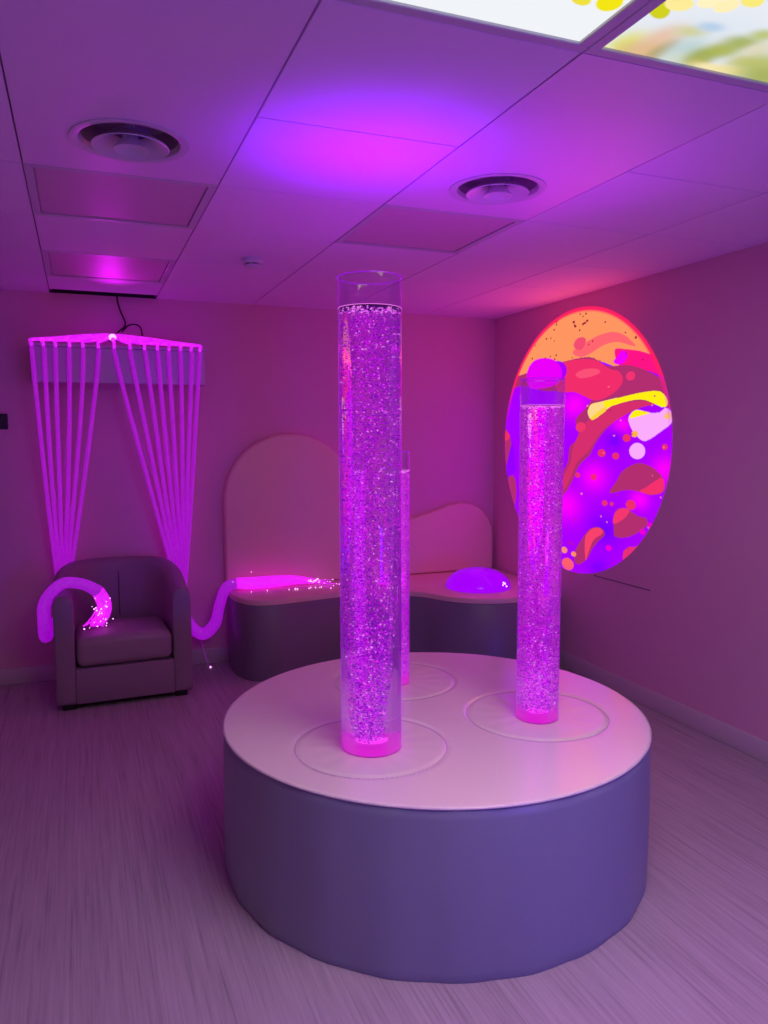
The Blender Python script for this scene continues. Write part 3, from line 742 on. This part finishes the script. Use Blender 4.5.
for key, x, y, r, ztop, zw in TUBES:
    t = empty('bubble_tube', (x, y, ph), TL[key], 'bubble tube', 'bubble tubes on the plinth')
    H, W = ztop - ph, zw - ph
    lathe('tube_wall', [(r, 0.001), (r, H - 0.002), (r - 0.003, H - 0.002), (r - 0.003, 0.001)], M['acrylic'], t, n=128, closed=True)
    lathe('rim', [(r + 0.0004, H - 0.002), (r + 0.0002, H), (r - 0.0045, H), (r - 0.005, H - 0.002)], M['rim'], t, n=96, closed=True)
    rw = r - 0.0035
    lathe('led_base', [(0, 0.003), (rw - 0.002, 0.003), (rw - 0.002, 0.024), (rw - 0.010, 0.0265), (0, 0.0265)], M['led'], t, n=96)
    lathe('water', [(0, 0.0015), (rw, 0.0015), (rw, W), (0, W)], M['water_' + key], t, n=128)
    s = SPEC[key]; pts, rad = [], []
    while len(pts) < s['n']:
        h = rng.random() ** (1.0 if key == 'front' else 1.12) * (W - 0.036) + 0.032
        f = h / W
        if key == 'front':
            sp = min(0.40 + 1.05 * max(0, f - 0.02), 0.965); off = -0.010 * max(0, 1 - 2.2 * f)
            rr = rw * sp * math.sqrt(rng.random())
        else:
            off = 0; rr = rw * 0.965 * math.sqrt(rng.random())
        a = rng.random() * 2 * PI
        px, py = rr * math.cos(a) + off, rr * math.sin(a)
        if math.hypot(px, py) > rw * 0.965: continue
        b = s['rmin'] + (s['rmax'] - s['rmin']) * rng.random() ** 2.2
        if f < 0.30: b *= 1.25
        pts.append((px, py, h)); rad.append(b)
    bb = blobs('bubbles', pts, rad, M['bubble'], t); bb['kind'] = 'stuff'
    # foam ring of bigger bubbles lying under the water line
    k = 90 if key == 'front' else 50; fp, fr_ = [], []
    for q in range(k):
        a = rng.random() * 2 * PI; rr = rw * (0.35 + 0.6 * rng.random())
        fp.append((rr * math.cos(a), rr * math.sin(a), W - 0.004 - 0.007 * rng.random() ** 2)); fr_.append(0.0012 + 0.0022 * rng.random())
    fo = blobs('foam', fp, fr_, M['foam'], t); fo['kind'] = 'stuff'
    ring('water_line', (0, 0), rw + 0.0012, 0.0010, W, M['foam'], t, n=96, m=6)
    uc, up_ = ((0.23, 0.0, 1.0), 21) if key == 'front' else ((0.50, 0.0, 1.0), 9)
    sp = lamp('uplight', 'SPOT', (0, 0, W + 0.02), uc, up_, t, size=0.03, spot_size=math.radians(120), spot_blend=1.0)
    sp.rotation_euler = (PI, 0, 0)
    lens = lathe('led_lens', [(0, 0.027), (rw * 0.40, 0.027), (rw * 0.40, 0.030), (rw * 0.34, 0.0315), (0, 0.0315)], M['lens'], t, n=32)

# ------------------------------------------------------------------ serpentine bench with its back pads and lamp
OUT = [(0.862, 4.99), (0.848, 4.90), (0.847, 4.735), (0.871, 4.629), (0.915, 4.549), (0.979, 4.507), (1.086, 4.494), (1.217, 4.517), (1.337, 4.536), (1.453, 4.556), (1.60, 4.565), (1.76, 4.53), (1.90, 4.44), (1.985, 4.345),
       (2.06, 4.20), (2.16, 4.090), (2.304, 4.020), (2.43, 4.005), (2.56, 4.02), (2.67, 4.07), (2.76, 4.16), (2.812, 4.27), (2.826, 4.40), (2.826, 4.70), (2.826, 5.005)]
ol = [tuple(p) for p in catmull(OUT, 6)] + [(0.862, 5.005)]
t = empty('curved_bench', (0, 0, 0), 'long low wavy-fronted bench with slate sides and cream top along the back wall', 'bench')
cx, cy = 1.7, 4.6
slab('side_cover', ol, 0.0, 0.468, M['vinyl_dark'], t, bev=0.004, seg=1)
slab('seat_pad', ol, 0.469, 0.50, M['cushion_panel'], t, bev=0.004, seg=2)
# back pads
ar = [(0.846, 0.503)]
for k in range(33):
    a = PI - PI * k / 32; ar.append((1.286 + 0.440 * math.cos(a), 1.062 + 0.435 * math.sin(a)))
ar.append((1.726, 0.503))
o = upright_panel('back_pad', ar, 4.955, 5.022, M['cushion_panel'], bev=0.018)
tag(o, 'tall arched beige wall pad standing behind the left end of the bench', 'wall pad')
top = catmull([(1.745, 0.842), (1.93, 0.850), (2.143, 0.895), (2.337, 0.948), (2.46, 0.985), (2.56, 0.997), (2.66, 0.975), (2.74, 0.915), (2.79, 0.835), (2.806, 0.75)], 5)
wv = [(1.745, 0.503)] + [tuple(p) for p in top] + [(2.806, 0.503)]
o = upright_panel('back_pad', wv, 4.955, 5.022, M['cushion_panel'], bev=0.018)
tag(o, 'low wave-topped pink wall pad standing in the corner behind the bench', 'wall pad')
# glowing dome
t = empty('glow_dome', (2.375, 4.385, 0.500), 'glowing violet jelly dome lamp sitting on the bench near the corner', 'lamp')
dp = [(0.0, 0.128)] + [(0.212 * math.sin(a) ** 0.92, 0.004 + 0.124 * math.cos(a)) for a in np.linspace(0.08, PI / 2, 16)] + [(0.206, 0.0005), (0, 0.0005)]
lathe('dome', dp, M['dome'], t, n=64, sharp=70)
tip_parts('light_tip', [(0.085, -0.175, 0.052), (0.075, -0.186, 0.040), (0.095, -0.178, 0.047), (0.105, -0.182, 0.030), (0.070, -0.18, 0.048), (0.03, -0.20, 0.022)], [0.008, 0.007, 0.007, 0.006, 0.005, 0.005], t)
lamp('dome_light', 'POINT', (0, 0, 0.25), (0.8, 0.02, 1.0), 0.5, t, size=0.12)

# ------------------------------------------------------------------ tub armchair
t = chair = empty('tub_armchair', (0.190, 4.42, 0), 'taupe leather tub armchair against the back wall under the fibre curtain', 'armchair', rz=0.03)
hw, dep, th = 0.362, 0.575, 0.104
# centre line of the U, in the chair's own frame (y grows to the wall)
cl = []
a_ = hw - th / 2; b_ = 0.33
for y in np.linspace(0.0, dep - b_ - th / 2, 8)[:-1]: cl.append((-a_, y))
for k in range(25):
    an = PI - PI * k / 24
    c, s = math.cos(an), math.sin(an)
    cl.append((a_ * math.copysign(abs(c) ** 0.80, c), dep - b_ - th / 2 + b_ * abs(s) ** 0.80))
for y in np.linspace(dep - b_ - th / 2, 0.0, 8)[1:]: cl.append((a_, y))
cl = [np.array(p) for p in cl]
def arm_top(y):
    u = min(1, max(0, y / (dep - 0.10))); return 0.632 + 0.118 * (u * u * (3 - 2 * u))
def section(th_, z0, z1, n=10):
    h = th_ / 2; pts = [(-h * 0.92, z0), (-h, z0 + 0.02)]
    for z in np.linspace(z0 + 0.1, z1 - h, 5): pts.append((-h, z))
    for k in range(1, n): 
        an = PI - PI * k / n; pts.append((h * math.cos(an), z1 - h + h * math.sin(an)))
    for z in np.linspace(z1 - h, z0 + 0.1, 5): pts.append((h, z))
    pts += [(h, z0 + 0.02), (h * 0.92, z0)]
    return pts
vs, fs = [], []; stations = []
def station(p, nrm, y, k=1.0, push=(0, 0)):
    z1 = arm_top(y); sec = section(th, 0.032, z1); zc = 0.35
    st = []
    for (o_, z) in sec:
        st.append(len(vs)); vs.append((p[0] + nrm[0] * o_ * k + push[0], p[1] + nrm[1] * o_ * k + push[1], z - (1 - k) * (0.02 if z > zc else -0.02) / 0.15))
    stations.append(st)
def nrm_at(i):
    t_ = cl[min(i + 1, len(cl) - 1)] - cl[max(i - 1, 0)]; t_ /= np.linalg.norm(t_); return (-t_[1], t_[0])
n0 = nrm_at(0)
for k, push in ((0.80, -0.020), (0.92, -0.016), (0.985, -0.008)): station(cl[0], n0, cl[0][1], k, (0, push))
for i in range(len(cl)): station(cl[i], nrm_at(i), cl[i][1])
n1 = nrm_at(len(cl) - 1)
for k, push in ((0.985, -0.008), (0.92, -0.016), (0.80, -0.020)): station(cl[-1], n1, cl[-1][1], k, (0, push))
for s0, s1 in zip(stations, stations[1:]):
    m = len(s0)
    for k in range(m): fs.append((s0[k], s0[(k + 1) % m], s1[(k + 1) % m], s1[k]))
fs.append(tuple(stations[0])); fs.append(tuple(reversed(stations[-1])))
sh = link_mesh('tub_shell', vs, fs, M['chair'], t)
b = bmesh.new(); b.from_mesh(sh.data); bmesh.ops.recalc_face_normals(b, faces=b.faces); b.to_mesh(sh.data); b.free()
sh.data.set_sharp_from_angle(angle=math.radians(55))
iw = hw - th - 0.001
box('front_rail', -iw - 0.004, iw + 0.004, -0.0195, 0.42, 0.032, 0.226, M['chair'], t, bev=0.006, seg=2)
# domed seat cushion
bm = bmesh.new(); add_box(bm, -iw + 0.002, iw - 0.002, -0.026, 0.40, 0.230, 0.392, 0.045, 5)
bmesh.ops.subdivide_edges(bm, edges=bm.edges[:], cuts=2, use_grid_fill=True)
for v in bm.verts:
    if v.co.z > 0.31:
        u, w = v.co.x / iw, (v.co.y - 0.187) / 0.213
        v.co.z += 0.026 * max(0, 1 - u * u) * max(0, 1 - w * w * 0.8)
from_bm('seat_cushion', bm, M['chair_seat'], t, smooth=True)
# the upright seam down the middle of the inner back
yb = dep - th + 0.0005
tube('back_seam', [(0.01, yb, 0.40), (0.01, yb, 0.52), (0.01, yb, 0.62), (0.01, yb + 0.004, 0.685)], 0.0045, M['seam'], t, seg=8, sub=4)
for sx in (-0.30, 0.30):
    for yy in (0.035, 0.47):
        box('foot', sx - 0.032, sx + 0.032, yy - 0.03, yy + 0.03, 0.0, 0.033, M['feet'], t, bev=0.005)
box('base_board', -0.32, 0.32, 0.02, 0.46, 0.020, 0.0315, M['feet'], t)

# ------------------------------------------------------------------ fibre optic canopy
t = empty('fibre_optic_curtain', (0.24, WY1, 1.79), 'wall-mounted white shelf with a curtain of glowing purple fibre strands around the armchair', 'fibre optic lamp')
ox, oy, oz = 0.24, WY1, 1.79
def loc(p): return (p[0] - ox, p[1] - oy, p[2] - oz)
yf = 4.815
bm = bmesh.new()
add_box(bm, -0.482, 0.482, yf - oy, yf + 0.016 - oy, 0.0, 0.200, 0.003, 1)
bx_ = from_bm('front_board', bm, M['box'], t)
box('shelf_top', -0.492, 0.492, yf - 0.014 - oy, -0.002, 0.2005, 0.2165, M['box'], t, bev=0.003, seg=1)
box('end_board', -0.482, -0.466, yf + 0.0165 - oy, -0.002, 0.0, 0.200, M['box'], t)
box('end_board', 0.466, 0.482, yf + 0.0165 - oy, -0.002, 0.0, 0.200, M['box'], t)
hub = lathe('light_source', [(0, 0.0), (0.024, 0.0), (0.024, 0.055), (0.020, 0.06), (0, 0.06)], M['black'], t, n=32)
hub.rotation_euler = (PI / 2, 0, 0); hub.location = loc((0.20, 4.925, 2.060))
hl = lathe('lens', [(0, 0.0601), (0.021, 0.0601), (0.018, 0.068), (0.010, 0.073), (0, 0.0745)], M['hub'], hub, n=32)
hl.rotation_euler = (0, 0, 0)
XS = [-0.232, -0.172, -0.108, -0.034, 0.036, 0.118, 0.205, 0.292, 0.372, 0.445, 0.512, 0.578, 0.640, 0.692]
for k, x in enumerate(XS):
    left = k < 6
    # fanned over the shelf top, from the light source to its hole at the front edge
    sx = 0.20 + (x - 0.20) * 0.06
    q = [(sx, 4.885 + 0.006 * (k % 2), 2.072 - 0.004 * (k % 3)), (0.20 + (x - 0.20) * 0.35, 4.872, 2.058), (0.20 + (x - 0.20) * 0.75, yf + 0.028, 2.036), (x, yf - 0.002, 2.024), (x, yf - 0.022, 2.006), (x, yf - 0.026, 1.985)]
    tube('fan_fibre', [loc(p) for p in q], [0.013, 0.015, 0.012, 0.009, 0.0085, 0.0085], M['fan'], t, seg=10, sub=5)
    # the hanging strand, drawn in to a gather beside the chair back
    g = (-0.125 + 0.012 * (k - 2.5), 4.925, 0.62) if left else (0.562 + 0.004 * (k - 9.5), 4.93, 0.47)
    L0 = 1.985; pts, rr = [], []
    for u in (0.0, 0.12, 0.28, 0.45, 0.62, 0.78, 0.9, 1.0):
        z = L0 + (g[2] - L0) * u
        w = u ** (1.25 if left else 1.06)
        xx = x + (g[0] - x) * w + 0.004 * math.sin(5 * u + k * 1.7) * (1 - u)
        yy = yf - 0.026 + (g[1] - yf + 0.026) * u ** 1.5
        pts.append((xx, yy, z)); rr.append(0.0125 - 0.001 * u)
    tube('strand', [loc(p) for p in pts], rr, M['fibre'], t, seg=10, sub=6)
# loose single fibres
for k in range(12):
    left = k < 5; x = random.choice(XS[:6] if left else XS[6:])
    g = (-0.12, 4.92, 0.66) if left else (0.570, 4.91, 0.55)
    pts = [(x, yf - 0.035, 1.9), (x + (g[0] - x) * 0.35 + random.uniform(-.02, .02), yf - 0.02, 1.45), (x + (g[0] - x) * 0.75 + random.uniform(-.03, .03), 4.84, 1.0), g]
    tube('loose_fibre', [loc(p) for p in pts], 0.0012, M['fibre'], t, seg=5, sub=6)
# left tail: out beside the chair, over its arm, down onto the seat
curtain = t
t = empty('fibre_bundle', (-0.10, 4.60, 0.36), 'glowing purple fibre bundle looped over the left arm of the armchair onto its seat', 'fibre optic lamp', 'side-glow fibre bundles')
ox, oy, oz = t.location
lt = [(-0.12, 4.965, 0.44), (-0.17, 4.94, 0.39), (-0.20, 4.82, 0.37), (-0.222, 4.66, 0.36), (-0.220, 4.53, 0.46), (-0.208, 4.49, 0.590), (-0.125, 4.485, 0.684), (-0.02, 4.495, 0.676), (0.060, 4.52, 0.625), (0.092, 4.55, 0.54), (0.070, 4.55, 0.465), (0.02, 4.52, 0.440)]
tube('fibre_tail', [loc(p) for p in lt[:9]], [0.026, 0.030, 0.033, 0.034, 0.034, 0.034, 0.031, 0.031, 0.035], M['tail'], t, seg=14, sub=6)
tube('lit_tail_end', [loc(p) for p in lt[8:]], [0.035, 0.040, 0.038, 0.016], M['tailhot'], t, seg=14, sub=6)
for k in range(9):
    a = k * 0.9
    e = [(0.075 + 0.02 * math.cos(a), 4.53, 0.56 - 0.008 * k), (0.055 + 0.035 * math.cos(a), 4.50 + 0.02 * math.sin(a), 0.485), (0.03 + 0.055 * math.cos(a * 1.3), 4.475 + 0.03 * math.sin(a), 0.440)]
    tube('fibre_end', [loc(p) for p in e], 0.004, M['tailhot'], t, seg=6, sub=5)
tips = []
for k in range(20): tips.append((0.068 + rng.normal() * 0.024, 4.495 + rng.random() * 0.012, 0.515 + rng.normal() * 0.045))
tips += [(-0.018, 4.475, 0.428), (0.01, 4.47, 0.433), (0.10, 4.50, 0.445), (0.135, 4.55, 0.455), (0.288, 4.895, 0.545), (0.05, 4.46, 0.440)]
tip_parts('fibre_tip', [loc(p) for p in tips], [0.0028 + 0.0022 * rng.random() for _ in tips], t)
# right tail: from the gather down behind the chair, up over the bench end and along its top
t = empty('fibre_bundle', (0.69, 4.885, 0.235), 'glowing purple fibre bundle trailing from behind the armchair onto the left bench end', 'fibre optic lamp', 'side-glow fibre bundles')
ox, oy, oz = t.location
rt = [(0.575, 4.955, 0.36), (0.600, 4.935, 0.30), (0.635, 4.90, 0.255), (0.69, 4.885, 0.235), (0.755, 4.87, 0.30), (0.785, 4.86, 0.42), (0.825, 4.85, 0.525), (0.89, 4.84, 0.552), (1.00, 4.83, 0.547), (1.15, 4.855, 0.544), (1.28, 4.87, 0.540), (1.40, 4.855, 0.528)]
tube('fibre_tail', [loc(p) for p in rt[:8]], [0.03, 0.034, 0.036, 0.038, 0.036, 0.034, 0.034, 0.036], M['tail'], t, seg=14, sub=6)
tube('lit_tail_end', [loc(p) for p in rt[7:]], [0.036, 0.040, 0.038, 0.030, 0.018], M['tailhot'], t, seg=14, sub=6)
for k in range(9):
    e = [(1.30, 4.865 + 0.004 * (k - 4), 0.535), (1.40 + 0.02 * (k % 3), 4.85 + 0.02 * (k - 4), 0.525), (1.46 + 0.03 * (k % 4), 4.80 + 0.035 * (k - 4), 0.510 + 0.006 * (k % 3))]
    tube('fibre_end', [loc(p) for p in e], 0.0022, M['tailhot'], t, seg=6, sub=5)
tips = [(1.46 + 0.03 * (k % 4), 4.80 + 0.035 * (k - 4), 0.512 + 0.006 * (k % 3)) for k in range(9)] + [(1.41 + 0.03 * rng.normal(), 4.82 + 0.03 * rng.normal(), 0.53 + 0.015 * rng.random()) for _ in range(16)] + [(0.92 + 0.5 * rng.random(), 4.72 + 0.04 * rng.random(), 0.508) for _ in range(12)] + [(0.86, 4.80, 0.57), (0.99, 4.86, 0.615)]
tip_parts('fibre_tip', [loc(p) for p in tips], [0.0026 + 0.002 * rng.random() for _ in tips], t)
stray = [(0.66, 4.89, 0.22), (0.69, 4.90, 0.10), (0.715, 4.905, 0.02), (0.722, 4.905, 0.008)]
tube('loose_fibre', [loc(p) for p in stray], 0.0012, M['fibre'], t, seg=5, sub=6)
tip_parts('fibre_tip', [loc((0.724, 4.904, 0.008))], [0.006], t)
t = curtain; ox, oy, oz = t.location
lamp('canopy_glow', 'POINT', loc((0.20, 4.84, 2.12)), (0.62, 0.0, 1.0), 0.1, t, size=0.05)
o = lamp('source_beam', 'SPOT', loc((0.20, 4.87, 2.085)), (0.85, 0.0, 1.0), 9, t, size=0.04, spot_size=math.radians(52), spot_blend=0.7)  # spot added at the canopy to light the ceiling panel above it
o.rotation_euler = (Vector((0.22, 4.22, 2.322)) - Vector((0.20, 4.87, 2.085))).to_track_quat('-Z', 'Y').to_euler()

# power cable from the ceiling gap to the canopy's light source
o = tube('power_cable', [(0.238, 4.995, CEIL + 0.03), (0.242, 4.996, 2.29), (0.256, 4.998, 2.235), (0.280, 4.998, 2.175), (0.278, 4.998, 2.145), (0.250, 4.997, 2.118), (0.225, 4.992, 2.092)], 0.005, M['black'], seg=8)
tag(o, 'thin black cable hanging from the ceiling gap to the fibre canopy', 'cable')
o = tube('power_cable', [(0.262, 4.998, 2.112), (0.300, 4.998, 2.150), (0.345, 4.998, 2.158), (0.372, 4.998, 2.135), (0.377, 4.998, 2.085), (0.372, 4.996, 2.018)], 0.0045, M['black'], seg=8)
tag(o, 'short black cable looping down onto the right half of the canopy shelf', 'cable')

# ------------------------------------------------------------------ liquid projector light on the right wall, put into a glowing disc's colours
PC, PRY, PRZ = (4.02, 1.44), 0.845, 0.81
nr, na = 210, 1100
vs, fs = [(0, 0, 0)], []
for q in range(1, nr + 1):
    for k in range(na):
        a = 2 * PI * k / na; s = q / nr
        vs.append((0, PRY * s * math.cos(a), PRZ * s * math.sin(a)))
for k in range(na): fs.append((0, 1 + k, 1 + (k + 1) % na))
for q in range(nr - 1):
    for k in range(na):
        l = (k + 1) % na; fs.append((1 + q * na + k, 1 + (q + 1) * na + k, 1 + (q + 1) * na + l, 1 + q * na + l))
o = link_mesh('projected_light_disc', vs, fs, M['picture'], None, smooth=False, loc=(WX1 - 0.0025, PC[0], PC[1]))
tag(o, 'large round liquid-light projection of orange, red, yellow and purple blobs on the right wall', 'projection')
A = np.array(vs); P = A[:, 1:] + np.array(PC)
col = np.tile(np.array(lin((170, 0, 255))), (len(P), 1))
for ly in LAYERS:
    c = np.array(lin(ly[1]))
    if ly[0] == 'P':
        poly = [tuple(p) for p in catmull(ly[2], 4, closed=True)]
        m = inside(poly, P); col[m] = c
    else:
        _, _, (yc, zc), ra, rb, soft = ly
        d = ((P[:, 0] - yc) / max(ra, 0.004)) ** 2 + ((P[:, 1] - zc) / max(rb, 0.004)) ** 2
        if soft: k = np.exp(-d)[:, None]
        else: k = (d < 1).astype(float)[:, None]
        col = col * (1 - k) + c * k
# the projector's coloured outer ring, red round the top and violet below
s = np.sqrt((A[:, 1] / PRY) ** 2 + (A[:, 2] / PRZ) ** 2)
up = np.clip((A[:, 2] - 0.10) / 0.3, 0, 1)[:, None]
rimc = up * np.array(lin((255, 32, 100))) + (1 - up) * np.array(lin((200, 10, 200)))
k = np.clip((s - 0.958) / 0.02, 0, 1)[:, None] * (0.12 + 0.88 * up)
col = col * (1 - k) + rimc * k
set_picture(o, col)

# ------------------------------------------------------------------ light from the rest of the room
def area(name, loc_, target, col, power, sx, sy):
    o = lamp(name, 'AREA', loc_, col, power, None, shape='RECTANGLE', size=sx, size_y=sy) if False else None
    d = bpy.data.lights.new(name, 'AREA'); d.shape = 'RECTANGLE'; d.size = sx; d.size_y = sy; d.color = col; d.energy = power
    o = bpy.data.objects.new(name, d); C.objects.link(o); o.location = loc_
    o.rotation_euler = (Vector(target) - Vector(loc_)).to_track_quat('-Z', 'Y').to_euler()
    return o
# unseen area lamps added level with the backlit panels: one wide, one narrower
def coloured(name, loc_, target, rgb, sx, sy, spread=180):
    k = max(rgb); o = area(name, loc_, target, tuple(v / k for v in rgb), k, sx, sy); o.data.spread = math.radians(spread); return o
sky_at = (gx(2), gy(-1), CEIL - 0.004); sky_to = (gx(2), gy(-1) + 1e-4, 0)
coloured('sky_panel_light', sky_at, sky_to, (7.0, 9.8, 0.5), 1.12, 1.12)
coloured('sky_panel_beam', (sky_at[0], sky_at[1], CEIL - 0.006), sky_to, (8.6, 2.6, 12.4), 1.12, 1.12, 105)
coloured('violet_wash_lamp', (1.9, -1.1, 0.6), (1.2, 2.2, 0.25), (0.8, 0.0, 27), 0.4, 0.4)  # unseen lamp behind the camera, put in for the violet on the plinth
# unseen area lamps added for the light the projection throws back into the room
area('projection_fill', (WX1 - 0.01, 4.02, 1.40), (0, 4.02, 1.40), (1.0, 0.0, 0.15), 2.1, 1.3, 1.2)
area('projection_top_fill', (WX1 - 0.012, 3.98, 2.02), (WX1 - 0.4, 3.98, 2.45), (1.0, 0.02, 0.10), 2.0, 0.9, 0.3)

w = bpy.data.worlds.new('room_world'); scene.world = w; w.use_nodes = True
w.node_tree.nodes['Background'].inputs['Color'].default_value = (0.02, 0.01, 0.02, 1)

# ------------------------------------------------------------------ camera
F_PX = 771.556
yaw, pit, rol = 0.3735813, -0.0982089, -0.0027941
cyw, syw, cp, sp_, cr, sr = math.cos(yaw), math.sin(yaw), math.cos(pit), math.sin(pit), math.cos(rol), math.sin(rol)
fwd = Vector((syw * cp, cyw * cp, sp_)); right = Vector((cyw, -syw, 0)); upv = right.cross(fwd)
r_ax = cr * right + sr * upv; u_ax = -sr * right + cr * upv
cd = bpy.data.cameras.new('camera'); cam = bpy.data.objects.new('camera', cd); C.objects.link(cam)
m = Matrix((r_ax, u_ax, -fwd)).transposed().to_4x4(); m.translation = (0, 0, EYE); cam.matrix_world = m
cd.sensor_fit = 'VERTICAL'; cd.sensor_height = 36; cd.sensor_width = 27; cd.lens = F_PX / 1024 * 36; cd.clip_start = 0.02
scene.camera = cam

vs_ = scene.view_settings
scene.display_settings.display_device = 'sRGB'
vs_.view_transform = 'Standard'; vs_.look = 'None'; vs_.exposure = 0.0; vs_.gamma = 1.0; vs_.use_curve_mapping = False
cy = scene.cycles
cy.use_denoising = True
cy.max_bounces = 14; cy.transparent_max_bounces = 40; cy.transmission_bounces = 10; cy.diffuse_bounces = 5; cy.glossy_bounces = 4
cy.sample_clamp_indirect = 4.0; cy.caustics_reflective = False
